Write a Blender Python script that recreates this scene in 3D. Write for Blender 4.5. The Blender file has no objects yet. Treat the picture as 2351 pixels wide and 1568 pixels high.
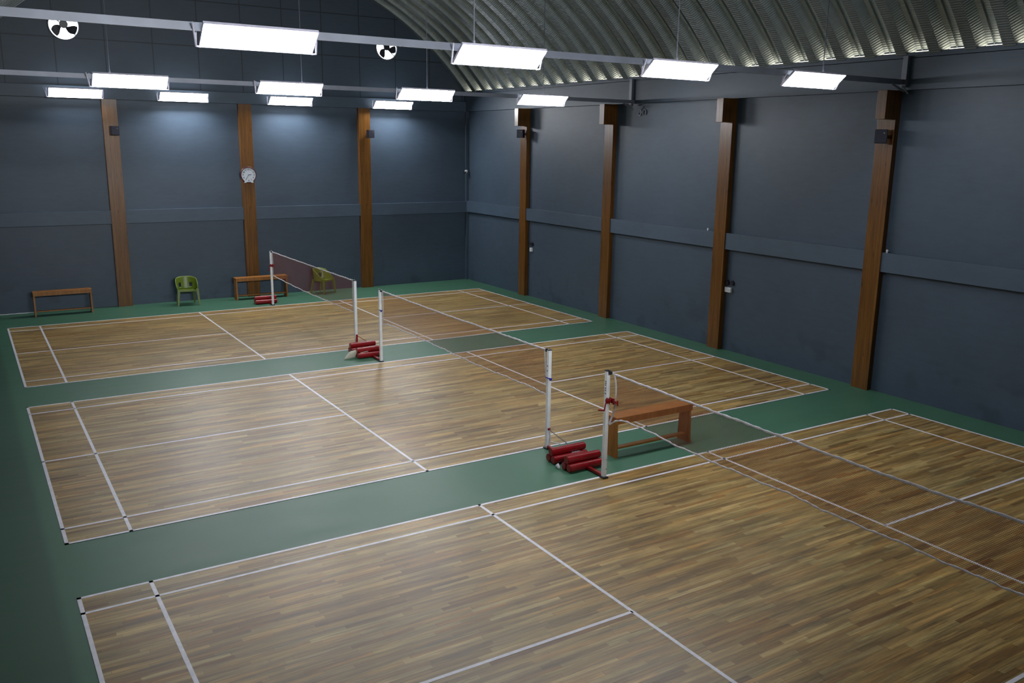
import bpy, bmesh, math, random
from mathutils import Vector, Matrix
random.seed(7)
scn = bpy.context.scene
col = scn.collection
R = math.radians
PI = math.pi

# ------------------------------------------------------------------ materials
class NT:
    def __init__(s, name):
        s.m = bpy.data.materials.new(name); s.m.use_nodes = True
        s.t = s.m.node_tree; s.t.nodes.clear()
        s.out = s.n('ShaderNodeOutputMaterial')
    def n(s, typ, **kw):
        d = s.t.nodes.new(typ)
        for k, v in kw.items(): setattr(d, k, v)
        return d
    def l(s, a, b): s.t.links.new(a, b)
    def val(s, d, i, v):
        if hasattr(v, 'is_linked') or isinstance(v, bpy.types.NodeSocket): s.l(v, d.inputs[i])
        else: d.inputs[i].default_value = v
    def math(s, op, a, b=None, c=None):
        d = s.n('ShaderNodeMath', operation=op)
        s.val(d, 0, a)
        if b is not None: s.val(d, 1, b)
        if c is not None: s.val(d, 2, c)
        return d.outputs[0]
    def coords(s, kind='Object'):
        return s.n('ShaderNodeTexCoord').outputs[kind]
    def sep(s, v):
        d = s.n('ShaderNodeSeparateXYZ'); s.l(v, d.inputs[0]); return d.outputs
    def comb(s, x, y, z=0.0):
        d = s.n('ShaderNodeCombineXYZ'); s.val(d, 0, x); s.val(d, 1, y); s.val(d, 2, z); return d.outputs[0]
    def scale(s, v, sc):
        d = s.n('ShaderNodeVectorMath', operation='MULTIPLY'); s.l(v, d.inputs[0]); d.inputs[1].default_value = sc; return d.outputs[0]
    def noise(s, v, scale, detail=3, rough=.5):
        d = s.n('ShaderNodeTexNoise'); s.l(v, d.inputs['Vector']); d.inputs['Scale'].default_value = scale
        d.inputs['Detail'].default_value = detail; d.inputs['Roughness'].default_value = rough; return d.outputs['Fac']
    def white(s, v):
        d = s.n('ShaderNodeTexWhiteNoise', noise_dimensions='3D'); s.l(v, d.inputs['Vector']); return d.outputs['Value']
    def ramp(s, f, stops, interp='LINEAR'):
        d = s.n('ShaderNodeValToRGB'); cr = d.color_ramp; cr.interpolation = interp
        while len(cr.elements) < len(stops): cr.elements.new(.5)
        for e, (p, c) in zip(cr.elements, stops): e.position = p; e.color = (*c, 1) if len(c) == 3 else c
        s.l(f, d.inputs[0]); return d.outputs[0]
    def maprange(s, v, a, b, c, d_):
        d = s.n('ShaderNodeMapRange'); s.val(d, 0, v)
        for i, x in enumerate((a, b, c, d_)): d.inputs[i+1].default_value = x
        return d.outputs[0]
    def mix(s, f, a, b, mode='MIX'):
        d = s.n('ShaderNodeMix', data_type='RGBA', blend_type=mode)
        s.val(d, 0, f)
        for i, x in ((6, a), (7, b)):
            if isinstance(x, bpy.types.NodeSocket): s.l(x, d.inputs[i])
            else: d.inputs[i].default_value = (*x, 1)
        return d.outputs[2]
    def mulv(s, colr, v):
        d = s.n('ShaderNodeVectorMath', operation='SCALE'); s.l(colr, d.inputs[0]); s.val(d, 3, v); return d.outputs[0]
    def bump(s, h, strength=.3, dist=.01):
        d = s.n('ShaderNodeBump'); s.l(h, d.inputs['Height']); d.inputs['Strength'].default_value = strength
        d.inputs['Distance'].default_value = dist; return d.outputs[0]
    def pbr(s, color, rough=.5, metal=0., normal=None, spec=.5, coat=0., coatr=.2, emis=None, es=0.):
        d = s.n('ShaderNodeBsdfPrincipled')
        if isinstance(color, bpy.types.NodeSocket): s.l(color, d.inputs['Base Color'])
        else: d.inputs['Base Color'].default_value = (*color, 1)
        s.val(d, d.inputs.find('Roughness'), rough); d.inputs['Metallic'].default_value = metal
        d.inputs['Specular IOR Level'].default_value = spec
        d.inputs['Coat Weight'].default_value = coat; d.inputs['Coat Roughness'].default_value = coatr
        if normal is not None: s.l(normal, d.inputs['Normal'])
        if emis: d.inputs['Emission Color'].default_value = (*emis, 1); d.inputs['Emission Strength'].default_value = es
        s.l(d.outputs[0], s.out.inputs[0]); return d

def simple(name, c, rough=.5, metal=0., spec=.5, coat=0., var=.12, nscale=8., **kw):
    t = NT(name); f = t.noise(t.coords(), nscale, 4)
    a = tuple(x*(1-var) for x in c); b = tuple(min(1, x*(1+var)) for x in c)
    t.pbr(t.ramp(f, [(.3, a), (.7, b)]), rough, metal, spec=spec, coat=coat, **kw)
    return t.m

def emission(name, c, st):
    t = NT(name); e = t.n('ShaderNodeEmission'); e.inputs[0].default_value = (*c, 1); e.inputs[1].default_value = st
    t.l(e.outputs[0], t.out.inputs[0]); return t.m

def wall_paint(name, base, grid=False):
    t = NT(name); co = t.coords()
    n1 = t.noise(co, .5, 4, .6); n2 = t.noise(t.scale(co, (1, 1, 4)), 3., 5, .6)
    f = t.math('ADD', t.math('MULTIPLY', n1, .6), t.math('MULTIPLY', n2, .4))
    c = t.ramp(f, [(.3, tuple(x*.82 for x in base)), (.7, tuple(x*1.15 for x in base))])
    x, y, z = t.sep(co)
    if not grid:   # scuffs low on the wall
        sm = t.noise(t.scale(co, (1, 1, 1.3)), 1.6, 2)
        low = t.maprange(z, 1.3, .5, 0., 1.)
        s_ = t.math('MULTIPLY', t.maprange(sm, .58, .68, 0., .22), low)
        c = t.mulv(c, t.math('SUBTRACT', 1., s_))
        nb = t.bump(t.noise(co, 60, 3), .15, .004)
        t.pbr(c, .48, normal=nb, spec=.4)
    else:
        fx = t.math('FRACT', t.math('ADD', t.math('DIVIDE', x, 1.185), 100.51))
        fz = t.math('FRACT', t.math('DIVIDE', t.math('SUBTRACT', z, 5.85), 1.19))
        lx = t.math('LESS_THAN', t.math('ABSOLUTE', t.math('SUBTRACT', fx, .5)), .012)
        lz = t.math('LESS_THAN', t.math('ABSOLUTE', t.math('SUBTRACT', fz, .5)), .5)
        lz = t.math('GREATER_THAN', t.math('ABSOLUTE', t.math('SUBTRACT', fz, .5)), .488)
        ln = t.math('MAXIMUM', lx, lz)
        c = t.mulv(c, t.math('SUBTRACT', 1., t.math('MULTIPLY', ln, .6)))
        h = t.math('MULTIPLY', ln, -1.)
        t.pbr(c, .5, normal=t.bump(h, .5, .01), spec=.4)
    return t.m

def plank_floor(name):
    t = NT(name); x, y, z = t.sep(t.coords())
    W_, L_ = .058, .80
    v = t.math('DIVIDE', y, W_); row = t.math('FLOOR', v)
    r1 = t.white(t.comb(row, 3.7, 0.)); r2 = t.white(t.comb(row, 9.1, 5.))
    ln = t.math('MULTIPLY_ADD', r2, .5, .75)
    u = t.math('ADD', t.math('DIVIDE', t.math('DIVIDE', x, L_), ln), t.math('MULTIPLY', r1, 17.))
    cl = t.math('FLOOR', u)
    idn = t.white(t.comb(row, cl, 1.)); idm = t.white(t.comb(row, cl, 7.))
    c1 = t.ramp(idn, [(0, (.21, .12, .040)), (.08, (.30, .19, .075)), (.35, (.375, .26, .115)), (.7, (.415, .295, .138)), (.93, (.47, .35, .18)), (1, (.52, .40, .22))])
    c2 = t.ramp(idm, [(0, (1.08, .90, .70)), (.2, (1.02, .97, .86)), (.6, (1, 1, 1)), (1, (.95, .98, .9))])
    c = t.mix(1., c1, c2, 'MULTIPLY')
    g = t.noise(t.comb(t.math('MULTIPLY', x, 2.2), t.math('MULTIPLY', y, 70.), idn), 1., 4, .65)
    c = t.mulv(c, t.maprange(g, .25, .75, .66, 1.26))
    # knots and dark streaks
    st = t.noise(t.comb(t.math('MULTIPLY', x, .55), t.math('MULTIPLY', y, 7.), 0.), 1., 5, .7)
    c = t.mulv(c, t.maprange(st, .36, .62, .48, 1.12))
    s2 = t.noise(t.comb(t.math('MULTIPLY', x, 1.1), t.math('MULTIPLY', y, 24.), 8.), 1., 4, .7)
    c = t.mulv(c, t.maprange(s2, .36, .56, .70, 1.05))
    lg = t.noise(t.comb(t.math('MULTIPLY', x, .35), t.math('MULTIPLY', y, .8), 4.), 1., 2)
    c = t.mix(t.maprange(lg, .35, .65, 0., .5), c, t.mix(1., c, (1.08, .93, .72), 'MULTIPLY'))
    c = t.mix(1., c, (1.07, 1.04, .80), 'MULTIPLY')
    fy = t.math('FRACT', v); fx = t.math('FRACT', u)
    gap = t.math('MAXIMUM', t.math('LESS_THAN', fy, .05), t.math('LESS_THAN', fx, .006))
    c = t.mulv(c, t.math('SUBTRACT', 1., t.math('MULTIPLY', gap, .38)))
    rg = t.maprange(g, .2, .8, .38, .48)
    t.pbr(c, rg, spec=.55)
    return t.m

def laminate(name, dark, mid, light, rough=.4, freq=1.):
    t = NT(name); co = t.coords(); x, y, z = t.sep(co)
    w = t.noise(t.comb(t.math('MULTIPLY', t.math('ADD', x, y), 26.*freq), 0., t.math('MULTIPLY', z, .9)), 1., 4, .6)
    c = t.ramp(w, [(.28, dark), (.5, mid), (.72, light)])
    k = t.noise(t.comb(t.math('MULTIPLY', t.math('ADD', x, y), 16.), 2., t.math('MULTIPLY', z, 3.2)), 1., 2)
    c = t.mulv(c, t.maprange(k, .62, .72, 1., .45))
    t.pbr(c, rough, spec=.4)
    return t.m

M = {}
WALL = (.052, .078, .112)
M['wall'] = wall_paint('blue_grey_paint', WALL)
M['gable'] = wall_paint('blue_grey_boards', tuple(x*.8 for x in WALL), True)
M['band'] = wall_paint('blue_grey_band', tuple(x*1.15 for x in WALL))
M['green'] = None
t = NT('green_court_paint'); co = t.coords()
n1 = t.noise(co, .35, 5, .6); n2 = t.noise(t.scale(co, (.4, 2.5, 1)), 2., 6, .7)
f = t.math('ADD', t.math('MULTIPLY', n1, .5), t.math('MULTIPLY', n2, .5))
c = t.ramp(f, [(.32, (.042, .124, .073)), (.5, (.051, .144, .087)), (.68, (.062, .166, .103))])
c = t.mulv(c, t.maprange(t.sep(co)[0], -6.86, -6.76, .66, 1.))  # left strip: darker floor sheet, with shade also put into its colour
t.pbr(c, t.maprange(n2, .3, .7, .42, .52), spec=.38, normal=t.bump(t.noise(co, 40, 3), .08, .003))
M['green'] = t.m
M['wood'] = plank_floor('strip_wood_floor')
M['line'] = simple('white_line_paint', (.80, .78, .84), .4, nscale=14, var=.1)
M['pillar'] = laminate('walnut_laminate', (.065, .025, .004), (.135, .056, .009), (.20, .088, .017), .32)
M['bench'] = laminate('teak_bench', (.25, .092, .016), (.32, .125, .024), (.38, .16, .034), .45, .5)
M['white'] = simple('white_enamel', (.84, .87, .92), .32, nscale=5)
M['tape'] = simple('white_net_tape', (.74, .72, .78), .8, nscale=40)
M['red'] = simple('red_enamel', (.24, .004, .008), .28, nscale=20, coat=.15)
M['black'] = simple('black_plastic', (.012, .013, .022), .35)
M['chrome'] = simple('chrome_steel', (.45, .45, .47), .3, metal=.9)
M['steel'] = simple('painted_grey_steel', (.15, .165, .20), .42, nscale=3, metal=.2)
M['blue'] = simple('blue_cord', (.02, .02, .28), .6)
M['yellow'] = simple('yellow_plastic', (.6, .4, .03), .5)
M['chair'] = simple('lime_green_plastic', (.12, .175, .016), .38, nscale=3)
M['cream'] = simple('cream_cloth', (.52, .50, .40), .9, nscale=10)
M['speaker'] = simple('black_speaker_shell', (.012, .014, .03), .45)
M['grille'] = simple('dark_speaker_grille', (.02, .022, .04), .6, nscale=120, var=.4)
M['plastic'] = simple('white_plastic', (.7, .72, .74), .4)
M['alu'] = simple('white_aluminium_frame', (.62, .60, .72), .35)
M['dial'] = simple('clock_dial', (.55, .60, .66), .5, var=.03)
M['maroon'] = simple('dark_maroon_rim', (.055, .012, .018), .35)
M['ink'] = simple('dark_ink', (.02, .025, .05), .5)
M['grey'] = simple('grey_cable', (.11, .12, .16), .5)
M['led'] = emission('led_diffuser', (.93, .95, 1.0), 60.)
M['led_mid'] = emission('led_diffuser_mid', (.93, .95, 1.0), 84.)
M['led_dim'] = emission('led_diffuser_soft', (.93, .95, 1.0), 30.)
M['led_bright'] = emission('led_diffuser_bright', (.93, .95, 1.0), 125.)
M['up'] = emission('added_back_glow', (.85, .92, 1.0), 5.)  # added glow on the panel backs to fill gable, roof and far wall
M['day'] = emission('daylight_opening', (.95, .97, 1.0), 6.)
M['eave'] = emission('warm_daylight_gap', (1., .86, .66), 4.5)

# net: knotted reddish mesh with real see-through cells
t = NT('red_brown_net_mesh'); x, y, z = t.sep(t.coords())
def cell(a): 
    f = t.math('FRACT', t.math('DIVIDE', a, .021)); return t.math('LESS_THAN', f, .17)
thr = t.math('MAXIMUM', cell(t.math('ADD', y, z)), cell(t.math('SUBTRACT', t.math('ADD', y, 60.), z)))
bs = t.n('ShaderNodeBsdfPrincipled'); bs.inputs['Base Color'].default_value = (.34, .085, .05, 1); bs.inputs['Roughness'].default_value = .8
tr = t.n('ShaderNodeBsdfTransparent'); mx = t.n('ShaderNodeMixShader')
t.l(thr, mx.inputs[0]); t.l(tr.outputs[0], mx.inputs[1]); t.l(bs.outputs[0], mx.inputs[2]); t.l(mx.outputs[0], t.out.inputs[0])
M['net'] = t.m

# corrugated arched roof
t = NT('galvanised_roof'); uv = t.coords('UV'); u, v, _ = t.sep(uv)
crimp = t.math('SINE', t.math('MULTIPLY', u, 2*PI/.045))
n = t.noise(t.comb(t.math('MULTIPLY', u, .8), t.math('MULTIPLY', v, 6.)), 1., 5, .65)
wr = t.noise(t.comb(t.math('MULTIPLY', u, 9.), t.math('MULTIPLY', v, 5.)), 1., 3, .7)
c = t.ramp(n, [(.3, (.26, .315, .33)), (.7, (.38, .45, .465))])
h = t.math('ADD', t.math('MULTIPLY', crimp, .35), t.math('MULTIPLY', wr, 1.))
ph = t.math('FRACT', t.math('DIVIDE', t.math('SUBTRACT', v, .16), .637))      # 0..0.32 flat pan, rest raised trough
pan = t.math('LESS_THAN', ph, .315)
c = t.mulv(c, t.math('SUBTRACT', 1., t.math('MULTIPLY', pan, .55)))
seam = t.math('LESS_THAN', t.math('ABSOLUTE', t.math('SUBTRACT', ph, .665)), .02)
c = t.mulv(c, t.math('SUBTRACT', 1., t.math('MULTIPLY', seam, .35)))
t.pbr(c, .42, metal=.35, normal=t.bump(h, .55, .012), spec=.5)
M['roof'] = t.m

# ------------------------------------------------------------------ mesh helpers
class MB:
    def __init__(s): s.bm = bmesh.new()
    def box(s, a, b, bev=0., rot=None, piv=None):
        a, b = Vector(a), Vector(b); c = (a+b)/2; d = b-a
        m = Matrix.Translation(c) @ Matrix.Diagonal((abs(d.x), abs(d.y), abs(d.z), 1))
        r = bmesh.ops.create_cube(s.bm, size=1., matrix=m)
        vs = r['verts']
        if bev: 
            es = list({e for v in vs for e in v.link_edges})
            q = bmesh.ops.bevel(s.bm, geom=es, offset=bev, segments=2, affect='EDGES', profile=.6)
            vs = list({v for f in q['faces'] for v in f.verts} | {v for v in vs if v.is_valid})
        if rot is not None:
            bmesh.ops.rotate(s.bm, verts=vs, cent=Vector(piv) if piv else c, matrix=rot)
        return s
    def prism(s, pts, n, axis, a, b):   # pts 2D polygon, extruded on axis between a and b
        def P(p, w):
            if axis == 0: return (w, p[0], p[1])
            if axis == 1: return (p[0], w, p[1])
            return (p[0], p[1], w)
        lo = [s.bm.verts.new(P(p, a)) for p in pts]; hi = [s.bm.verts.new(P(p, b)) for p in pts]
        k = len(pts)
        s.bm.faces.new(lo[::-1]); s.bm.faces.new(hi)
        for i in range(k): s.bm.faces.new((lo[i], lo[(i+1) % k], hi[(i+1) % k], hi[i]))
        return s
    def cyl(s, p, q, r, r2=None, seg=20, cap=True):
        p, q = Vector(p), Vector(q); d = q-p
        m = Matrix.Translation((p+q)/2) @ d.to_track_quat('Z', 'Y').to_matrix().to_4x4()
        bmesh.ops.create_cone(s.bm, cap_ends=cap, segments=seg, radius1=r, radius2=r if r2 is None else r2, depth=d.length, matrix=m)
        return s
    def tube(s, pts, r, seg=8, flat=1.):
        pts = [Vector(p) for p in pts]; rings = []
        for i, p in enumerate(pts):
            d = (pts[min(i+1, len(pts)-1)]-pts[max(i-1, 0)]).normalized()
            up = Vector((1, 0, 0)) if abs(d.x) < .9 else Vector((0, 0, 1))
            a = d.cross(up).normalized(); b = d.cross(a).normalized()
            rr = r[i] if isinstance(r, (list, tuple)) else r
            rings.append([s.bm.verts.new(p + a*rr*math.cos(2*PI*k/seg) + b*rr*flat*math.sin(2*PI*k/seg)) for k in range(seg)])
        for A, B in zip(rings, rings[1:]):
            for k in range(seg): s.bm.faces.new((A[k], A[(k+1) % seg], B[(k+1) % seg], B[k]))
        s.bm.faces.new(rings[0][::-1]); s.bm.faces.new(rings[-1])
        return s
    def loft(s, rings):
        rs = [[s.bm.verts.new(p) for p in r] for r in rings]; k = len(rs[0])
        for A, B in zip(rs, rs[1:]):
            for i in range(k): s.bm.faces.new((A[i], A[(i+1) % k], B[(i+1) % k], B[i]))
        s.bm.faces.new(rs[0][::-1]); s.bm.faces.new(rs[-1]); return s
    def grid(s, P, closed=False):
        vs = [[s.bm.verts.new(p) for p in row] for row in P]
        for A, B in zip(vs, vs[1:]):
            for i in range(len(A)-1): s.bm.faces.new((A[i], A[i+1], B[i+1], B[i]))
        return s
    def build(s, name, mat, parent=None, smooth=False, loc=None):
        me = bpy.data.meshes.new(name); bmesh.ops.recalc_face_normals(s.bm, faces=s.bm.faces)
        s.bm.to_mesh(me); s.bm.free()
        me.materials.append(mat)
        if smooth:
            for p in me.polygons: p.use_smooth = True
            try: me.set_sharp_from_angle(angle=R(38))
            except Exception: pass
        o = bpy.data.objects.new(name, me); col.objects.link(o)
        if loc: o.location = loc
        if parent: o.parent = parent
        return o

def thing(name, label, cat, loc=(0, 0, 0), rz=0., group=None):
    o = bpy.data.objects.new(name, None); col.objects.link(o); o.location = loc; o.rotation_euler = (0, 0, rz)
    o.empty_display_size = .1
    o['label'] = label; o['category'] = cat
    if group: o['group'] = group
    return o
def tag(o, label, cat, group=None):
    o['label'] = label; o['category'] = cat
    if group: o['group'] = group
    return o
def struct(o): o['kind'] = 'structure'; return o
def copy_tree(o, parent=None):
    c = o.copy(); col.objects.link(c); c.parent = parent
    for ch in list(o.children): copy_tree(ch, c)
    return c

# ------------------------------------------------------------------ dimensions (metres)
XR, XC = 7.29, 7.17            # right wall plane, front of its columns
XL = -7.85                     # left wall
YF, YN = 15.56, -14.0          # far wall, near wall
ZB, ZG = 5.55, 6.185            # underside and top of the eave beam
CX, CZ, RAD = .05, .558, 9.05  # roof arch circle
def arch(x): return CZ + math.sqrt(RAD**2-(x-CX)**2)

# ------------------------------------------------------------------ setting
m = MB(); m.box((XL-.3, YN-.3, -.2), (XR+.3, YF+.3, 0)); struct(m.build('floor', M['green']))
m = MB(); m.box((XR, YN-.3, -.2), (XR+.25, YF+.3, ZG+.5)); struct(m.build('wall_right', M['wall']))
m = MB(); m.box((XL-.25, YN-.3, -.2), (XL, YF+.3, 5.6)); struct(m.build('wall_left', M['wall']))
m = MB(); m.box((XL-.3, YN-.3, -.2), (XR+.3, YN, 10.2)); struct(m.build('wall_near', M['wall']))
m = MB(); m.box((XL, YF, -.2), (XR, YF+.25, 5.6)); struct(m.build('wall_far', M['wall']))
m = MB(); m.box((XL, YF+.04, 5.55), (XR+.1, YF+.25, 10.2)); struct(m.build('wall_gable', M['gable']))
# frieze under the gable boards
m = MB(); m.box((XL, YF-.10, 5.54), (XR-.12, YF+.05, 5.85), .006); struct(m.build('trim_1', M['wall']))
# eave beam on the right wall
m = MB(); m.box((XC, YN, ZB), (XR+.12, YF, 6.10), .004); m.box((XC, YN, ZG-.1), (XC+.012, YF, ZG)); struct(m.build('trim_2', M['wall']))
m = MB(); m.box((XL-.1, YN, 4.9), (XL+.15, YF, 5.25), .006); struct(m.build('trim_3', M['wall']))
# boxed pipe in the corner
m = MB(); m.box((XR-.10, YF-.09, 0), (XR, YF, ZB), .004); struct(m.build('trim_4', M['wall']))
# mid-height ledges between the columns
RC = [(11.78, 12.12), (7.71, 8.06), (3.58, 3.93), (-.385, -.02)]
FC = [(-3.79, -3.42), (-.23, .13), (3.40, 3.77)]
Z0, Z1 = 2.295, 2.655
k = 5
ys = [YF-.09] + [v for a, b in RC for v in (b, a)] + [YN]
for i in range(0, len(ys), 2):
    m = MB(); m.box((XC+.02, ys[i+1], Z0), (XR, ys[i], Z1), .004); struct(m.build('trim_%d' % k, M['band'])); k += 1
xs = [XL] + [v for a, b in FC for v in (a, b)] + [XR-.10]
for i in range(0, len(xs), 2):
    m = MB(); m.box((xs[i], YF-.12, Z0-.02), (xs[i+1], YF, Z1-.02), .004); struct(m.build('trim_%d' % k, M['band'])); k += 1

# roof: arched deep-ribbed steel sheets
PITCH = .637; PH = .16          # a raised trough starts at y = .16 and runs towards -y
prof = []
k0 = int((YN-PH)/PITCH)-1; k1 = int((YF-PH)/PITCH)+2
for kk in range(k0, k1+1):
    b = PH + kk*PITCH
    for dy, dr in ((-.43, 0.), (-.33, .15), (-.225, .155), (-.215, .12), (-.205, .155), (-.10, .15), (0., 0.)):
        prof.append((b+dy, dr))
prof = [(max(YN, min(YF+.1, y)), r) for y, r in sorted(prof)]
prof = [p for i, p in enumerate(prof) if i == 0 or p[0]-prof[i-1][0] > 1e-6]
a0 = math.asin((XC+.015-CX)/RAD); a1 = -math.asin((CX-XL+.1)/RAD); NS = 72
bm = bmesh.new(); uvl = bm.loops.layers.uv.new('UVMap'); grid = []
for j in range(NS+1):
    a = a0 + (a1-a0)*j/NS
    grid.append([(bm.verts.new((CX+(RAD+r)*math.sin(a), y, CZ+(RAD+r)*math.cos(a))), (a*RAD, y)) for y, r in prof])
for A, B in zip(grid, grid[1:]):
    for i in range(len(A)-1):
        q = (A[i], A[i+1], B[i+1], B[i]); f_ = bm.faces.new([v[0] for v in q])
        for lp, v in zip(f_.loops, q): lp[uvl].uv = v[1]
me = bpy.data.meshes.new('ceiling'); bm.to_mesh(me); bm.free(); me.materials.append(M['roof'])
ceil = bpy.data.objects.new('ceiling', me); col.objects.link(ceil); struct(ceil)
# daylight through the open rib ends over the eave
m = MB()
for kk in range(k0, k1+1):
    b = PH + kk*PITCH
    if b > YF or b < YN+.5: continue
    def Q(y, r): return (CX+(RAD+r)*math.sin(a0), y, CZ+(RAD+r)*math.cos(a0))
    m.bm.faces.new([m.bm.verts.new(p) for p in (Q(b-.425, .002), Q(b-.33, .148), Q(b-.10, .148), Q(b-.005, .002))])
o = m.build('eave_opening', M['eave'], ceil)

# ------------------------------------------------------------------ courts
def court(label, xs, ysl):
    # xs: back, long service, short service, short, long, back ; ysl: five lengthwise lines near to far
    t_ = thing('badminton_court', label, 'court', ((xs[0]+xs[5])/2, (ysl[0]+ysl[4])/2, 0), group=None)
    ox, oy = t_.location.x, t_.location.y
    m = MB(); m.box((xs[0], ysl[0], -.01), (xs[5], ysl[4], .003))
    o = m.build('wood_surface', M['wood'], t_); o.location = (-ox, -oy, 0)
    m = MB(); w = .04; z0, z1 = .0, .0048
    def bx(a, b, c, d): m.box((a, b, z0), (c, d, z1))
    for i, x in enumerate(xs):
        c = x + (w/2 if i == 0 else -w/2 if i == 5 else 0)
        bx(c-w/2, ysl[0], c+w/2, ysl[4])
    for i, y in enumerate(ysl):
        c = y + (w/2 if i == 0 else -w/2 if i == 4 else 0)
        if i == 2:
            bx(xs[0], c-w/2, xs[2], c+w/2); bx(xs[3], c-w/2, xs[5], c+w/2)
        else: bx(xs[0], c-w/2, xs[5], c+w/2)
    o = m.build('court_lines', M['line'], t_); o.location = (-ox, -oy, 0)
    return t_
court('nearest badminton court of strip wood with white lines, cut by the bottom edge', (-6.66, -5.957, -1.99, 2.01, 5.81, 6.52), (-7.47, -7.06, -4.45, -1.74, -1.38))
court('middle badminton court of strip wood between two green walkways', (-6.63, -5.925, -2.03, 2.0, 5.888, 6.60), (0., .47, 3.07, 5.66, 6.13))
court('farthest badminton court of strip wood, alongside the chairs and wall benches', (-6.57, -5.866, -2.07, 1.90, 5.841, 6.60), (7.525, 7.99, 10.55, 13.12, 13.60))

# ------------------------------------------------------------------ wooden columns
def right_column(y0, y1, label):
    t_ = thing('wooden_column', label, 'column', (XC+.06, (y0+y1)/2, 0), group='wood clad columns on the right wall')
    h = (y1-y0)/2; m = MB(); m.box((-.06, -h, 0), (.12, h, ZB), .004); m.build('shaft', M['pillar'], t_)
    m = MB(); m.box((-.37, -h, 5.05), (-.06, -h+.19, ZB), .004); m.build('corbel', M['pillar'], t_)
    return t_
right_column(*RC[0], 'wood clad column on right wall nearest the far corner')
right_column(*RC[1], 'wood clad column on right wall, second from the far corner, without a speaker')
right_column(*RC[2], 'wood clad column on right wall beside the two round black sockets')
right_column(*RC[3], 'widest wood clad column on right wall, nearest the viewer, with black speaker')
for (x0, x1), lb in zip(FC, ('wood clad column on far wall near the left end bench', 'wood clad column on far wall carrying the round clock', 'wood clad column on far wall nearest the corner')):
    t_ = thing('wooden_column', lb, 'column', ((x0+x1)/2, YF-.06, 0), group='wood clad columns on the far wall')
    h = (x1-x0)/2; m = MB(); m.box((-h, -.08, 0), (h, .06, 5.54), .004); m.build('shaft', M['pillar'], t_)

# ------------------------------------------------------------------ light fittings
DY, DZ, LW = .235, -.20, 1.22
def make_panel():
    t_ = thing('led_panel', '', 'light')
    L = math.hypot(DY, DZ); h = LW/2
    e = Vector((0, DY, DZ)).normalized(); nrm = Vector((0, DZ, -DY)).normalized()   # nrm faces the floor and the viewer
    def P(x, s, d): return Vector((x, 0, 0)) + e*s + nrm*d
    m = MB()                                      # tray body
    for (xa, xb, sa, sb) in ((-h, h, -.014, L+.014),):
        ring = [[P(xa-.014, sa, d), P(xb+.014, sa, d), P(xb+.014, sb, d), P(xa-.014, sb, d)] for d in (-.035, -.002)]
        m.loft(ring)
    m.build('frame', M['alu'], t_)
    m = MB(); m.loft([[P(-h, 0, d), P(h, 0, d), P(h, L, d), P(-h, L, d)] for d in (-.003, .004)])
    m.build('diffuser', M['led'], t_)
    m = MB(); m.loft([[P(-h+.02, .02, d), P(h-.02, .02, d), P(h-.02, L-.02, d), P(-h+.02, L-.02, d)] for d in (-.044, -.036)])
    m.build('added_glow_sheet', M['up'], t_)  # glowing sheet added behind the tray as an uplight
    for sx in (-1, 1):
        m = MB(); x = sx*(h+.05)
        m.tube([(x-.06, .05, .02), (x, DY-.02, DZ-.0), (x, DY-.06, .02)], .011, 6)
        m.tube([(x, DY-.02, DZ), (sx*h, DY-.005, DZ-.005)], .010, 6)
        m.build('bracket', M['alu'], t_)
    return t_
rows = [
 (-.65, 5.695, [(-4.276, 'largest LED panel in front, on the near beam left of the fan'), (-1.21, 'LED panel on the near beam, second from the left, under the hanging rod'), (1.845, 'LED panel on the near beam, third from the left'), (4.745, 'LED panel at the right end of the near beam')]),
 (6.71, 5.612, [(-4.43, 'LED panel on the far beam, leftmost and widest of that beam'), (-1.527, 'LED panel on the far beam directly above the smaller panel right of the clock'), (1.417, 'LED panel on the far beam, right of the clock and near the roof edge'), (4.40, 'LED panel on the far beam in front of the corner of the hall')]),
 (15.05, 5.745, [(-4.41, 'small LED panel close to far wall, leftmost of all the lights'), (-1.75, 'small LED panel close to far wall between the first two wood columns'), (1.22, 'small LED panel close to far wall, just right of the clock column'), (4.45, 'small LED panel close to far wall nearest the corner')])]
proto = None
for ri, (y, z, lst) in enumerate(rows):
    for x, lb in lst:
        if proto is None: proto = make_panel(); o = proto
        else: o = copy_tree(proto)
        o.location = (x, y, z); o['label'] = lb; o['group'] = ('LED panels on the near beam', 'LED panels on the far beam', 'LED panels along the far wall')[ri]
        lvl = (('led_dim', 'led_mid', 'led_mid', 'led_dim'), ('led_dim', 'led', 'led_mid', 'led'), ('led_dim', 'led_bright', 'led_bright', 'led_bright'))[ri][lst.index((x, lb))]
        for c_ in o.children:
            if c_.name.startswith('diffuser'):
                c_.material_slots[0].link = 'OBJECT'; c_.material_slots[0].material = M[lvl]

def beam(y, z0, z1, label, gy):
    t_ = thing('light_beam', label, 'beam', (0, y, z0))
    m = MB(); m.box((XL, -.035, 0), (XC-.02, .035, z1-z0), .003)
    m.build('rail', M['steel'], t_)
    m = MB(); m.box((XL, -.05, -.006), (XC-.02, -.035, .012)); m.build('flange', M['steel'], t_)
    m = MB(); m.box((XC-.07, gy-y-.05, -.05), (XC, gy-y+.05, ZG-z0-.06), .004)      # upright strut on the eave beam
    m.build('end_strut', M['steel'], t_)
    m = MB(); m.tube([(XC-.10, gy-y, -.02), (XC-.03, gy-y-.09, -.16)], .016, 6); m.tube([(XC-.35, 0, .0), (XC-.05, gy-y-.02, -.12)], .018, 6)
    m.build('end_bracket', M['steel'], t_)
    return t_
beam(-.49, 5.643, 5.728, 'long grey steel beam carrying the row of largest lights', -.51)
beam(6.91, 5.545, 5.625, 'long grey steel beam carrying the farther row of lights', 7.0)
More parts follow.
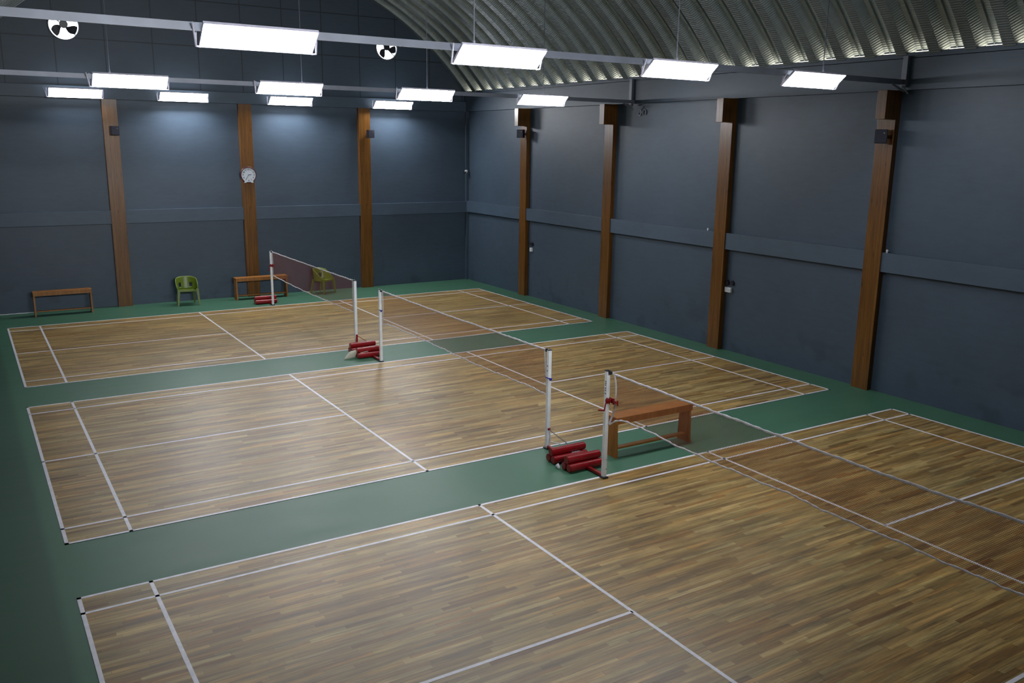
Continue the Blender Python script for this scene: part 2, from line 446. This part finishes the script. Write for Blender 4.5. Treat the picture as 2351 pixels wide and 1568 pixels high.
for (x, y, zb, lb) in ((-1.58, -.49, 5.728, 'thin rod above the second panel of the near beam'), (1.79, -.49, 5.728, 'thin rod above the third panel of the near beam'), (4.98, -.49, 5.728, 'thin rod above the last panel of the near beam'),
                   (-4.75, 6.91, 5.625, 'thin rod above the leftmost panel of the far beam'), (-1.27, 6.91, 5.625, 'thin rod above the second panel of the far beam'), (1.47, 6.91, 5.625, 'thin rod above the third panel of the far beam'), (4.45, 6.91, 5.625, 'thin rod above the right end panel of the far beam')):
    m = MB(); top = arch(x)+.02; m.cyl((0, 0, 0), (0, 0, top-zb), .008, seg=8); m.cyl((0, 0, 0), (0, 0, .05), .018, seg=8)
    tag(m.build('hanging_rod', M['grey'], loc=(x, y, zb), smooth=True), lb, 'rod', 'rods holding the light beams')

# ------------------------------------------------------------------ exhaust fans in the gable
def fan(x, z, r, label, ph):
    t_ = thing('exhaust_fan', label, 'fan', (x, YF+.04, z))
    n = 40; cut = .165; A0 = math.asin(cut/r)
    pr = [(r-.0, -.05), (r+.02, -.055), (r+.028, -.02), (r+.02, .01), (r-.01, .01)]
    m = MB(); rings = []
    for i in range(n+1):
        a = PI-A0+(PI+2*A0)*i/n; rings.append([m.bm.verts.new((q*math.cos(a), y_, q*math.sin(a))) for q, y_ in pr])
    for i in range(n):
        A, B = rings[i], rings[i+1]
        for j in range(len(pr)): m.bm.faces.new((A[j], A[(j+1) % 5], B[(j+1) % 5], B[j]))
    m.build('housing', M['steel'], t_, True)
    hx = r*math.cos(A0)+.02
    m = MB(); m.prism([(-.075, cut), (0., cut), (0., cut+.05)], 3, 0, -hx, hx); m.build('hood', M['gable'], t_)
    m = MB(); vs = [m.bm.verts.new((r*math.cos(PI-A0+(PI+2*A0)*i/n), -.004, r*math.sin(PI-A0+(PI+2*A0)*i/n))) for i in range(n+1)]; m.bm.faces.new(vs)
    m.build('daylight_opening', M['day'], t_)
    m = MB(); m.cyl((0, -.06, .03), (0, -.01, .03), .10, seg=24); m.build('hub', M['black'], t_, True)
    for b in range(3):
        m = MB(); a0_ = ph + b*2*PI/3; P = []
        for i in range(9):
            s_ = i/8; rad = .06 + s_*(r*.93-.06); w = .42+.62*math.sin(PI*min(1, s_*.75+.12))**1.2
            row = []
            for j in range(7):
                q = (j/6-.5)*w; a = a0_ + q + s_*.35
                row.append((rad*math.cos(a), -.035+.035*(j/6-.5), min(cut, rad*math.sin(a))))
            P.append(row)
        m.grid(P); m.build('blade', M['black'], t_, True)
    m = MB(); m.box((-r, -.022, -.012), (r, -.01, .012), rot=Matrix.Rotation(R(40), 3, 'Y'), piv=(0, -.016, 0)); m.build('support_bar', M['grey'], t_)
fan(-4.50, 7.33, .345, 'round exhaust fan with daylight behind blades, left of the largest light', R(200))
fan(4.43, 7.36, .335, 'round exhaust fan with daylight behind blades, near the roof arch', R(215))

# ------------------------------------------------------------------ nets
def poly(pts, n=14):     # smooth interpolation through (y,z) points (Catmull-Rom)
    out = []
    P = [pts[0]] + list(pts) + [pts[-1]]
    for i in range(1, len(P)-2):
        for s_ in range(n):
            u_ = s_/n
            out.append(tuple(.5*((2*P[i][k]) + (-P[i-1][k]+P[i+1][k])*u_ + (2*P[i-1][k]-5*P[i][k]+4*P[i+1][k]-P[i+2][k])*u_*u_ + (-P[i-1][k]+3*P[i][k]-3*P[i+1][k]+P[i+2][k])*u_**3) for k in (0, 1)))
    out.append(pts[-1]); return out
def interp(pl, y):
    pl = sorted(pl)
    if y <= pl[0][0]: return pl[0][1]
    for a, b in zip(pl, pl[1:]):
        if a[0] <= y <= b[0]: return a[1] + (b[1]-a[1])*((y-a[0])/max(1e-9, b[0]-a[0]))
    return pl[-1][1]
def net(label, top, bot, sides, ties):
    y0 = sum(p[0] for p in top)/len(top); t_ = thing('badminton_net', label, 'net', (0, y0, 0), group=None)
    T, B = poly(top), poly(bot)
    rs = random.Random(len(label))
    def wig(pl, amp):
        ph = [rs.uniform(0, 6) for _ in range(3)]
        return [(p[0], p[1] + amp*(math.sin(p[0]*9+ph[0])*.5+math.sin(p[0]*23+ph[1])*.35+math.sin(p[0]*47+ph[2])*.2)) for p in pl]
    def dense(pl, st=.03):
        o = []
        for a, b in zip(pl, pl[1:]):
            k_ = max(1, int(math.hypot(b[0]-a[0], b[1]-a[1])/st))
            o += [(a[0]+(b[0]-a[0])*i/k_, a[1]+(b[1]-a[1])*i/k_) for i in range(k_)]
        return o + [pl[-1]]
    T = wig(dense(T), .005); B = wig(dense(B), .011)
    lo = [q for q in sides]
    # mesh: between the two side curves
    (sa, sb) = sides      # each a list of (y,z) from top to bottom
    SA, SB = poly(sa), poly(sb); P = []; NZ = 14; NY = 110
    def side_y(S, fz):
        return S[min(len(S)-1, int(round(fz*(len(S)-1))))][0]
    for i in range(NZ+1):
        fz = i/NZ; row = []
        ya, yb = side_y(SA, fz), side_y(SB, fz)
        for j in range(NY+1):
            y = ya + (yb-ya)*j/NY; zt, zb = interp(T, y), interp(B, y)
            z = zt + (zb-zt)*fz
            row.append((.012*math.sin(y*3.1+i*.35)*math.sin(PI*fz), y-y0, z))
        P.append(row)
    m = MB(); m.grid(P); m.build('mesh', M['net'], t_)
    m = MB(); m.tube([(0, p[0]-y0, p[1]-.012) for p in T], [.0145+.003*math.sin(p[0]*41) for p in T], 8, .5); m.build('top_tape', M['tape'], t_, True)
    m = MB(); m.tube([(0, p[0]-y0, p[1]) for p in B], [.011+.003*math.sin(p[0]*53) for p in B], 8, .7); m.build('bottom_tape', M['tape'], t_, True)
    for S in (SA, SB):
        m = MB(); m.tube([(0, p[0]-y0, p[1]) for p in S], .017, 8, .35); m.build('side_tape', M['tape'], t_, True)
    for a, b in ties:
        m = MB(); m.tube([(a[0], a[1]-y0, a[2]), (b[0], b[1]-y0, b[2])], .007, 6); m.build('tie_cord', M['tape'], t_, True)
    return t_
YA, YB1, YB2, YC1, YC2 = -1.445, -.045, 6.185, 7.55, 13.70
net('nearest badminton net, strung across the nearest court beside the loose bench',
    [(-1.55, 1.528), (-2.355, 1.522), (-3.216, 1.514), (-4.411, 1.503), (-5.351, 1.494), (-6.3, 1.503), (-7.34, 1.528)],
    [(-1.50, .80), (-1.66, .885), (-1.80, .92), (-2.14, .935), (-2.81, .90), (-3.6, .887), (-4.7, .893), (-5.13, .87), (-5.62, .878), (-6.09, .879), (-6.6, .87), (-7.1, .88), (-7.36, .84)],
    ([(-1.56, 1.53), (-1.60, 1.42), (-1.617, 1.25), (-1.60, 1.05), (-1.545, .91), (-1.50, .81)], [(-7.34, 1.53), (-7.32, 1.2), (-7.36, .84)]),
    [((0, YA-.03, 1.53), (0, -1.56, 1.52)), ((0, YA, .76), (0, -1.50, .81)), ((0, -7.46, 1.53), (0, -7.34, 1.52))])
net('middle badminton net, strung across the middle court',
    [(.115, 1.532), (2.089, 1.527), (3.1, 1.517), (4.6, 1.522), (6.10, 1.53)],
    [(.03, .835), (.35, .845), (.9, .845), (2.08, .828), (3.7, .853), (5.03, .872), (5.85, .865), (6.12, .80)],
    ([(.115, 1.53), (.09, 1.34), (.06, 1.14), (.02, .99), (.015, .84)], [(6.10, 1.53), (6.08, 1.2), (6.12, .80)]),
    [((0, YB1+.03, 1.53), (0, .115, 1.525)), ((0, YB2-.03, 1.53), (0, 6.10, 1.525))])
net('farthest badminton net, with a green chair seen through its mesh',
    [(7.735, 1.54), (9.3, 1.532), (10.893, 1.53), (12.3, 1.527), (13.61, 1.53)],
    [(7.66, .80), (7.85, .812), (9.87, .80), (11.2, .80), (12.37, .82), (13.3, .845), (13.63, .845)],
    ([(7.735, 1.54), (7.735, 1.17), (7.70, .80)], [(13.61, 1.53), (13.59, 1.2), (13.62, .845)]),
    [((0, YC1+.03, 1.53), (0, 7.735, 1.53)), ((0, YC2-.03, 1.53), (0, 13.61, 1.525)), ((0, YC1, .78), (0, 7.68, .80))])

def post(label, y, wy, x0, x1, style, text=None, s=-1):
    """y post position; wy centre of the weight; style set of extras; s = direction from post to its net"""
    t_ = thing('net_post', label, 'post', (-.02, y, .0052))
    H = 1.535; a = .0275
    m = MB(); m.box((-a, -a, .02), (a, a, H), .005); m.build('pole', M['white'], t_)
    m = MB(); m.box((-a-.003, -a-.003, H), (a+.003, a+.003, H+.014), .004)
    m.box((-.012, min(0, s*.06), H-.02), (.012, max(0, s*.06), H+.02), .004); m.cyl((-.014, s*.062, H-.012), (.014, s*.062, H-.012), .027, seg=16)
    m.build('cap', M['black'], t_)
    m = MB(); m.box((-.045, -.05, 0), (.045, .05, .018), .004); m.build('foot_plate', M['black'], t_)
    d = wy-y; g = 1 if d > 0 else -1
    m = MB(); m.box((-.025, min(g*.02, d), .012), (.025, max(g*.02, d), .05), .004); m.build('base_arm', M['red'], t_)
    r = .058
    for (oy, oz) in ((-.061, r+.003), (.061, r+.003), (0., r+.003+.104)):
        m = MB(); m.cyl((x0, d+oy, oz), (x1, d+oy, oz), r, seg=28)
        es = [e for e in m.bm.edges if len(e.link_faces) == 2 and abs(e.calc_face_angle(0)) > 1.2]
        bmesh.ops.bevel(m.bm, geom=es, offset=.008, segments=2, affect='EDGES')
        m.build('weight_cylinder', M['red'], t_, True)
    if 'brace' in style:
        for xx in (x0+.12, x1-.12) if 'red' in style else (x1-.22,):
            m = MB(); m.tube([(0, g*.03, .31), (xx, d, .17)], .007, 8); m.build('brace', M['red'] if 'red' in style else M['chrome'], t_, True)
        m = MB(); m.box((-.02, g*.0275, .30 if 'red' not in style else .02), (.02, g*.05, .33), .003); m.build('brace_plate', M['red'], t_)
    if 'winch' in style:
        m = MB(); sy = s*.055
        m.box((-.03, min(s*.028, s*.10), 1.10), (-.018, max(s*.028, s*.10), 1.17)); m.box((.018, min(s*.028, s*.10), 1.10), (.03, max(s*.028, s*.10), 1.17))
        m.cyl((-.05, s*.07, 1.135), (.05, s*.07, 1.135), .022, seg=14); m.cyl((-.052, s*.07, 1.135), (-.046, s*.07, 1.135), .036, seg=14)
        m.build('winch', M['red'], t_, True)
        m = MB(); m.tube([(-.06, s*.07, 1.135), (-.065, s*.05, 1.05), (-.07, s*.045, 1.0)], .009, 8); m.tube([(-.07, s*.045, 1.0), (-.075, -s*.07, .975)], .013, 8)
        m.build('winch_handle', M['red'], t_, True)
        m = MB(); m.box((-.012, min(s*.15, s*.235), 1.13), (.012, max(s*.15, s*.235), 1.15)); m.cyl((0, s*.235, 1.105), (0, s*.235, 1.18), .011, seg=10); m.cyl((0, s*.15, 1.10), (0, s*.15, 1.185), .013, seg=10)
        m.build('cleat', M['red'], t_, True)
    if 'bluecord' in style:
        m = MB(); m.tube([(-.033, -.033, 1.115), (.033, -.033, 1.10), (.034, .033, 1.10), (-.033, .033, 1.115), (-.033, -.033, 1.115)], .009, 6)
        m.cyl((.0, -.03, 1.10), (.0, -.055, 1.09), .018, seg=10); m.build('cord_knot', M['blue'], t_, True)
    if 'yellow' in style:
        m = MB(); m.cyl((-.03, 0, 1.12), (-.055, 0, 1.12), .012, seg=10); m.build('knob', M['yellow'], t_, True)
    if 'rope' in style:
        m = MB(); m.tube([(.01, g*.035, .27), (.02, g*.06, .2), (.015, g*.05, .12), (-.01, g*.2, .15), (-.05, g*.42, .2)], .008, 6); m.build('tie_rope', M['tape'], t_, True)
    if 'screws' in style:
        for z in (.13, .27):
            m = MB(); m.cyl((a-.012, -a-.004, z), (a-.012, -a+.004, z), .007, seg=8); m.build('screw', M['grey'], t_)
    if text:
        for z0, z1 in text:       # dark blue print too small to read, on the side face
            m = MB(); n = max(1, int((z1-z0)/.022))
            for i in range(n):
                zz = z0+(z1-z0)*i/n
                m.box((-a-.0015, -.012, zz), (-a+.001, .010, zz+.012)); m.box((-a-.0015, -.012 if i % 2 else .004, zz), (-a+.001, -.006 if i % 2 else .010, zz+.02))
            m.build('printed_mark', M['ink'], t_)
    return t_
pa = post('net post of the nearest net with red winch, beside the loose bench', YA, -.985, -.32, .265, {'winch', 'screws'}, [(1.335, 1.41), (1.215, 1.245), (1.26, 1.32)], -1)
pb = post('net post of the middle net with blue cord, behind the winch post', YB1, -.595, -.32, .285, {'brace', 'rope', 'bluecord'}, [(1.29, 1.325), (1.215, 1.25)], 1)
post('net post at the far end of the middle net', YB2, 6.725, -.33, .215, {'yellow', 'bluecord'}, None, -1)
post('net post at the near end of the farthest net with red brace rods', YC1, 7.23, -.28, .31, {'brace', 'red'}, None, 1)
post('net post of the farthest net nearest the far wall, red winch', YC2, 14.08, -.40, .21, {'winch'}, None, -1)
post('net post at the viewer end of the nearest net', -7.48, -7.95, -.3, .3, set(), None, 1)
# white print on the weight of the middle post
m = MB(); cy, cz, rr = .0-.55-.061, .061, .0585
for i in range(7):
    a = R(68 + (i % 3)*9); x = .02+i*.022
    m.box((x, cy-.014, cz+rr*.985), (x+.013, cy+.012*(1+i % 2), cz+rr+.0015))
o = m.build('printed_mark', M['tape'], pb)

# ------------------------------------------------------------------ things by the posts
m = MB(); P = []
for i in range(9):
    u_ = i/8; row = []
    for j in range(9):
        v_ = j/8
        top = Vector((-.37+.06*v_, 6.86-.16*v_, .135+.03*math.sin(v_*3))); bot = Vector((-.66+.30*v_, 6.70+.10*v_, .006))
        p = top.lerp(bot, u_); p.z += .05*math.sin(PI*u_)*(1-.4*v_) + .008*math.sin(v_*17+u_*5)*u_*(1-u_)*4
        row.append(p - Vector((-.5, 6.8, 0)))
    P.append(row)
m.grid(P); o = m.build('cloth', M['cream'], loc=(-.5, 6.8, 0), smooth=True)
so = o.modifiers.new('t', 'SOLIDIFY'); so.thickness = .006
tag(o, 'cream cloth slumped against the end of red weights between courts', 'cloth')
m = MB(); m.tube([(-.27, -.062, .123), (-.10, -.05, .14), (.0, -.03, .182), (.12, .005, .236), (.2, .04, .236)], .013, 8, .5)
tag(m.build('strap', M['cream'], loc=(-.02, 6.725, 0), smooth=True), 'beige strap lying across the red weights of the far post', 'strap')
m = MB(); bmesh.ops.create_uvsphere(m.bm, u_segments=14, v_segments=8, radius=.022, matrix=Matrix.Translation((0, 0, .022)))
m.cyl((0, 0, .03), (-.01, .03, .055), .022, .034, 14)
tag(m.build('shuttlecock', M['tape'], loc=(-.365, -.84, 0), smooth=True), 'small white shuttlecock on the green floor between red weights', 'shuttlecock')

# ------------------------------------------------------------------ benches
def bench(label, x0, x1, y0, y1, H, ap=.10):
    cx, cy = (x0+x1)/2, (y0+y1)/2; t_ = thing('wooden_bench', label, 'bench', (cx, cy, 0), group=None)
    hx, hy = (x1-x0)/2, (y1-y0)/2
    m = MB(); m.box((-hx, -hy, H-.03), (hx, hy, H), .004); m.build('seat', M['bench'], t_)
    for s_ in (-1, 1):
        m = MB(); m.box((-hx+.005, s_*hy-.012-s_*.012, H-ap), (hx-.005, s_*hy+.012-s_*.012, H-.0301)); m.build('apron', M['bench'], t_)
        xa = s_*(hx-.026)
        m = MB(); m.prism([(-hy+.002, 0), (hy-.002, 0), (hy-.026, H-.20), (hy-.026, H-.031), (-hy+.026, H-.031), (-hy+.026, H-.20)], 6, 0, xa-.02, xa+.02); m.build('leg', M['bench'], t_)
    m = MB(); m.box((-hx+.04, -.045, .10), (hx-.04, .045, .13), .003); m.build('stretcher', M['bench'], t_)
    return t_
bench('loose wooden bench between the nearest and middle courts', .60, 2.105, -.93, -.655, .625)
bench('wooden bench by the far wall at the left end', -5.88, -4.49, 14.86, 15.14, .635)
bench('wooden bench by the far wall in front of the clock column', -.70, .82, 14.93, 15.21, .64)

# ------------------------------------------------------------------ plastic armchairs
def make_chair():
    t_ = thing('plastic_armchair', '', 'chair')
    # front is -y
    m = MB(); P = []
    for i in range(11):
        v_ = i/10; y = -.23+.42*v_; hw = .225-.035*v_
        P.append([((j/10*2-1)*hw, y, .43-.035*math.sin(PI*v_)*math.cos((j/10*2-1)*PI/2)-.02*v_) for j in range(11)])
    m.grid(P); o = m.build('seat', M['chair'], t_, True); so = o.modifiers.new('t', 'SOLIDIFY'); so.thickness = .02; so.offset = -1
    m = MB(); m.box((-.225, -.245, .385), (.225, -.222, .44), .008); m.build('front_rail', M['chair'], t_, True)
    # wrap-round back and arms
    m = MB(); P = []; N = 36
    for i in range(N+1):
        t1 = -1+2*i/N; a = t1*R(118); px = .285*math.sin(a); py = .0+.26*math.cos(a)
        if abs(t1) > .75: py = py-.10*(abs(t1)-.75)/.25; px = px*(1+.04*(abs(t1)-.75)/.25)
        s_ = abs(t1); 
        top = .765-.10*max(0, (s_-.30)/.7)**1.0-.21*max(0, (s_-.62)/.38)**1.6
        bot = .40+.0*s_
        row = []
        for j in range(11):
            f_ = j/10; z = bot+(top-bot)*f_; k_ = 1-.20*(1-f_)*(1-s_*.8)
            row.append((px*k_*(1 if s_ > .5 else 1), py*k_, z))
        P.append(row)
    m.grid(P)
    # cut the two openings beside the centre panel
    fs = [f for f in m.bm.faces if (lambda c: .12 < abs(c.x) < .19 and .46 < c.z < .58 and c.y > .04)(f.calc_center_median())]
    bmesh.ops.delete(m.bm, geom=fs, context='FACES')
    o = m.build('backrest', M['chair'], t_, True); so = o.modifiers.new('t', 'SOLIDIFY'); so.thickness = .016; so.offset = 0
    for sx in (-1, 1):
        for (tx, ty, bx_, by, w0) in ((.245, -.235, .285, -.275, .035), (.20, .17, .235, .255, .028)):
            m = MB(); z1 = .47 if ty < 0 else .44
            rings = [[(sx*(xx+dx), yy+dy, zz) for dx, dy in ((-w, -w*.7), (w, -w*.7), (w, w*.7), (-w, w*.7))] for xx, yy, zz, w in ((bx_, by, 0, .02), ((tx+bx_)/2, (ty+by)/2, z1/2, w0*.8), (tx, ty, z1, w0))]
            m.loft(rings); m.build('leg', M['chair'], t_, True)
    return t_
ch = make_chair(); ch.location = (-2.06, 14.98, 0); ch.rotation_euler.z = R(-3); ch['label'] = 'lime green plastic armchair by the far wall between the two benches'
c2 = copy_tree(ch); c2.location = (1.92, 15.03, 0); c2.rotation_euler.z = R(34); c2['label'] = 'lime green plastic armchair behind the farthest net, turned aside'
for c_ in (ch, c2): c_['group'] = 'green plastic armchairs'

# ------------------------------------------------------------------ wall fittings
def speaker(label, loc, rz, g, w=.22, h=.24):
    t_ = thing('wall_speaker', label, 'speaker', loc, rz, g)      # front faces -y before turning
    m = MB(); m.prism([(-w/2, -.17), (w/2, -.17), (w*.36, 0), (-w*.36, 0)], 4, 2, -h/2, h/2)
    es = [e for e in m.bm.edges]; bmesh.ops.bevel(m.bm, geom=es, offset=.008, segments=2, affect='EDGES'); m.build('cabinet', M['speaker'], t_)
    m = MB(); m.box((-w/2+.012, -.176, -h/2+.012), (w/2-.012, -.168, h/2-.012), .003); m.build('grille', M['grille'], t_)
    m = MB(); m.cyl((.05, -.178, .06), (.05, -.174, .06), .011, seg=12); m.build('logo_badge', M['chrome'], t_)
    m = MB(); m.box((-.025, 0, -.03), (.025, .06, .03), .003); m.build('bracket', M['black'], t_)
speaker('black speaker high on the left column of the far wall', (-3.575, YF-.20, 4.735), R(12), 'speakers on the far wall')
speaker('black speaker high on the far wall column nearest the corner', (3.69, YF-.20, 4.775), R(8), 'speakers on the far wall')
speaker('black speaker on the right wall column nearest the corner', (XC-.065, 11.90, 4.83), R(-62), 'speakers on the right wall')
speaker('black speaker on the nearest right wall column, below its corbel', (XC-.065, -.20, 4.75), R(-62), 'speakers on the right wall', .22, .25)

t_ = thing('wall_clock', 'round white dial clock with dark rim on the middle far column', 'clock', (-.05, YF-.14, 3.555))
m = MB(); n = 48; pr = [(.0, .0), (.232, 0.), (.238, -.02), (.225, -.04), (.203, -.03), (.0, -.028)]
rings = [[m.bm.verts.new((max(q, .001)*math.cos(2*PI*i/n), y_, max(q, .001)*math.sin(2*PI*i/n))) for q, y_ in pr] for i in range(n)]
for i in range(n):
    A, B = rings[i], rings[(i+1) % n]
    for j in range(len(pr)-1): m.bm.faces.new((A[j], A[j+1], B[j+1], B[j]))
m.build('rim', M['maroon'], t_, True)
m = MB(); m.cyl((0, -.027, 0), (0, -.032, 0), .203, seg=48)
m.prism([(-.13, -.225), (-.055, -.21), (-.03, -.15), (-.12, -.15)], 4, 1, -.043, -.03); m.prism([(.13, -.225), (.055, -.21), (.03, -.15), (.12, -.15)], 4, 1, -.043, -.03)
m.build('dial', M['dial'], t_)
nb = bmesh.new()
for hnum in range(1, 13):
    cu = bpy.data.curves.new('num', 'FONT'); cu.body = str(hnum); cu.size = .058; cu.align_x = 'CENTER'; cu.align_y = 'CENTER'; cu.extrude = .0008; cu.offset = .0012
    ob = bpy.data.objects.new('num', cu); col.objects.link(ob); bpy.context.view_layer.update()
    me = bpy.data.meshes.new_from_object(ob); a = PI/2-hnum*PI/6
    me.transform(Matrix.Translation((.155*math.cos(a), -.034, .155*math.sin(a))) @ Matrix.Rotation(PI/2, 4, 'X')); nb.from_mesh(me)
    bpy.data.objects.remove(ob); bpy.data.curves.remove(cu); bpy.data.meshes.remove(me)
mm = MB(); mm.bm.free(); mm.bm = nb; mm.build('numerals', M['ink'], t_)
for nm, ang, ln, w in (('hour_hand', 2.75, .085, .009), ('minute_hand', 7.0, .14, .006)):
    a = PI/2-ang*PI/6; m = MB(); m.box((-.015, -.0375, -w), (ln, -.036, w), rot=Matrix.Rotation(-a, 3, 'Y'), piv=(0, -.037, 0)); m.build(nm, M['ink'], t_)

def fitting(label, name, cat, y, z, parts, mat):
    t_ = thing(name, label, cat, (XR, y, z))
    for nm, a, b, mt in parts:
        m = MB(); m.box(a, b, .004); m.build(nm, M[mt], t_)
    return t_
fitting('white switch box on the right wall beside the column nearest the corner', 'switch_box', 'switch', 11.57, 1.43, [('box', (-.05, -.055, -.055), (0, .055, .055), 'plastic'), ('rocker', (-.056, -.02, -.03), (-.049, .02, .03), 'dial')], 'plastic')
fitting('small black socket box above the white switch box near the corner', 'socket_box', 'socket', 11.58, 1.60, [('box', (-.04, -.09, -.045), (0, .09, .045), 'black'), ('cover', (-.046, -.06, -.03), (-.039, .06, .03), 'speaker')], 'black')
fitting('white switch box on the right wall below two round sockets', 'switch_box', 'switch', 3.46, 1.39, [('box', (-.05, -.09, -.055), (0, .09, .055), 'plastic'), ('rocker', (-.056, -.06, -.03), (-.049, .06, .03), 'dial')], 'plastic')
for y, lb in ((3.515, 'round black socket beside the wood column, left one of the pair'), (3.365, 'round black socket on the right wall, right one of the pair')):
    t_ = thing('round_socket', lb, 'socket', (XR, y, 1.55)); m = MB(); m.cyl((-.035, 0, 0), (0, 0, 0), .055, .062, 24); m.build('body', M['black'], t_, True)
    m = MB(); m.cyl((-.04, 0, 0), (-.034, 0, 0), .032, seg=20); m.build('cover', M['speaker'], t_, True)
t_ = thing('security_camera', 'small white camera on the corner of the hall with a cable above', 'camera', (XR-.12, YF-.12, 3.62))
m = MB(); m.cyl((0, 0, .0), (0, 0, .05), .05, seg=20); m.build('base', M['plastic'], t_, True)
m = MB(); bmesh.ops.create_uvsphere(m.bm, u_segments=18, v_segments=10, radius=.048, matrix=Matrix.Translation((-.02, -.02, -.01))); m.build('dome', M['plastic'], t_, True)
m = MB(); m.cyl((-.085, -.085, -.035), (-.03, -.03, -.01), .03, seg=14); m.build('lens', M['black'], t_, True)
m = MB(); m.tube([(0.01, 0.01, .05), (.01, .01, 1.93)], .010, 6); m.build('cable', M['black'], t_, True)
t_ = thing('cable_coil', 'small pale looped cable hanging on right wall under the far beam end', 'cable', (XR-.02, 6.72, 5.33))
for s_ in (-1, 1):
    m = MB(); m.tube([(0, s_*.085+.06*math.cos(a/10*2*PI+s_), .07*math.sin(a/10*2*PI+s_)) for a in range(9)], .014, 6); m.build('loop', M['plastic'] if 0 else M['steel'], t_, True)
for y, x, z, lb in ((-.46, XC+.06, Z1, 'tiny white clip standing on the ledge beside the nearest column'), (4.18, XC+.06, Z1, 'tiny white clip on the ledge left of the third column')):
    m = MB(); m.box((-.012, -.015, 0), (.012, .015, .06), .004); m.box((-.012, -.03, .03), (.012, .0, .045), .003)
    tag(m.build('cable_clip', M['plastic'], loc=(x, y, z)), lb, 'clip', 'white clips on the wall ledge')
m = MB(); pts = [(-6.68+i*.06, YF-.035+.01*math.sin(i*1.7), .012) for i in range(16)]; m.tube([(p[0]+6.2, p[1]-YF, p[2]) for p in pts], .010, 6)
tag(m.build('floor_cable', M['plastic'], loc=(-6.2, YF, 0), smooth=True), 'white cable lying along the foot of the far wall at left', 'cable')

# added fill lamp, unseen behind the viewer, to brighten far wall and gable
la = bpy.data.lights.new('added_fill_lamp', 'AREA'); la.shape = 'RECTANGLE'; la.size = 7; la.size_y = 1.2; la.energy = 190; la.color = (.93, .96, 1.); la.spread = R(48)
lo = bpy.data.objects.new('added_fill_lamp', la); col.objects.link(lo); lo.location = (-3.0, -13.6, 6.6)
lo.rotation_euler = (Vector((-.5, 15.5, 2.6))-Vector(lo.location)).to_track_quat('-Z', 'Y').to_euler()
# ------------------------------------------------------------------ world, camera
w = bpy.data.worlds.new('world'); scn.world = w; w.use_nodes = True
w.node_tree.nodes['Background'].inputs[0].default_value = (.5, .6, .8, 1); w.node_tree.nodes['Background'].inputs[1].default_value = .02
cam = bpy.data.cameras.new('camera'); co_ = bpy.data.objects.new('camera', cam); col.objects.link(co_)
co_.location = (-7.2510, -10.4921, 4.5226); co_.rotation_euler = (R(77.31436), R(-.76589), R(-31.99484))
cam.sensor_width = 36; cam.lens = 30.7967; cam.clip_start = .05
scn.camera = co_
scn.view_settings.view_transform = 'Standard'; scn.view_settings.look = 'None'; scn.view_settings.exposure = 0.
try:
    scn.cycles.max_bounces = 8; scn.cycles.diffuse_bounces = 5; scn.cycles.transparent_max_bounces = 16
    scn.cycles.sample_clamp_indirect = 6.
except Exception: pass
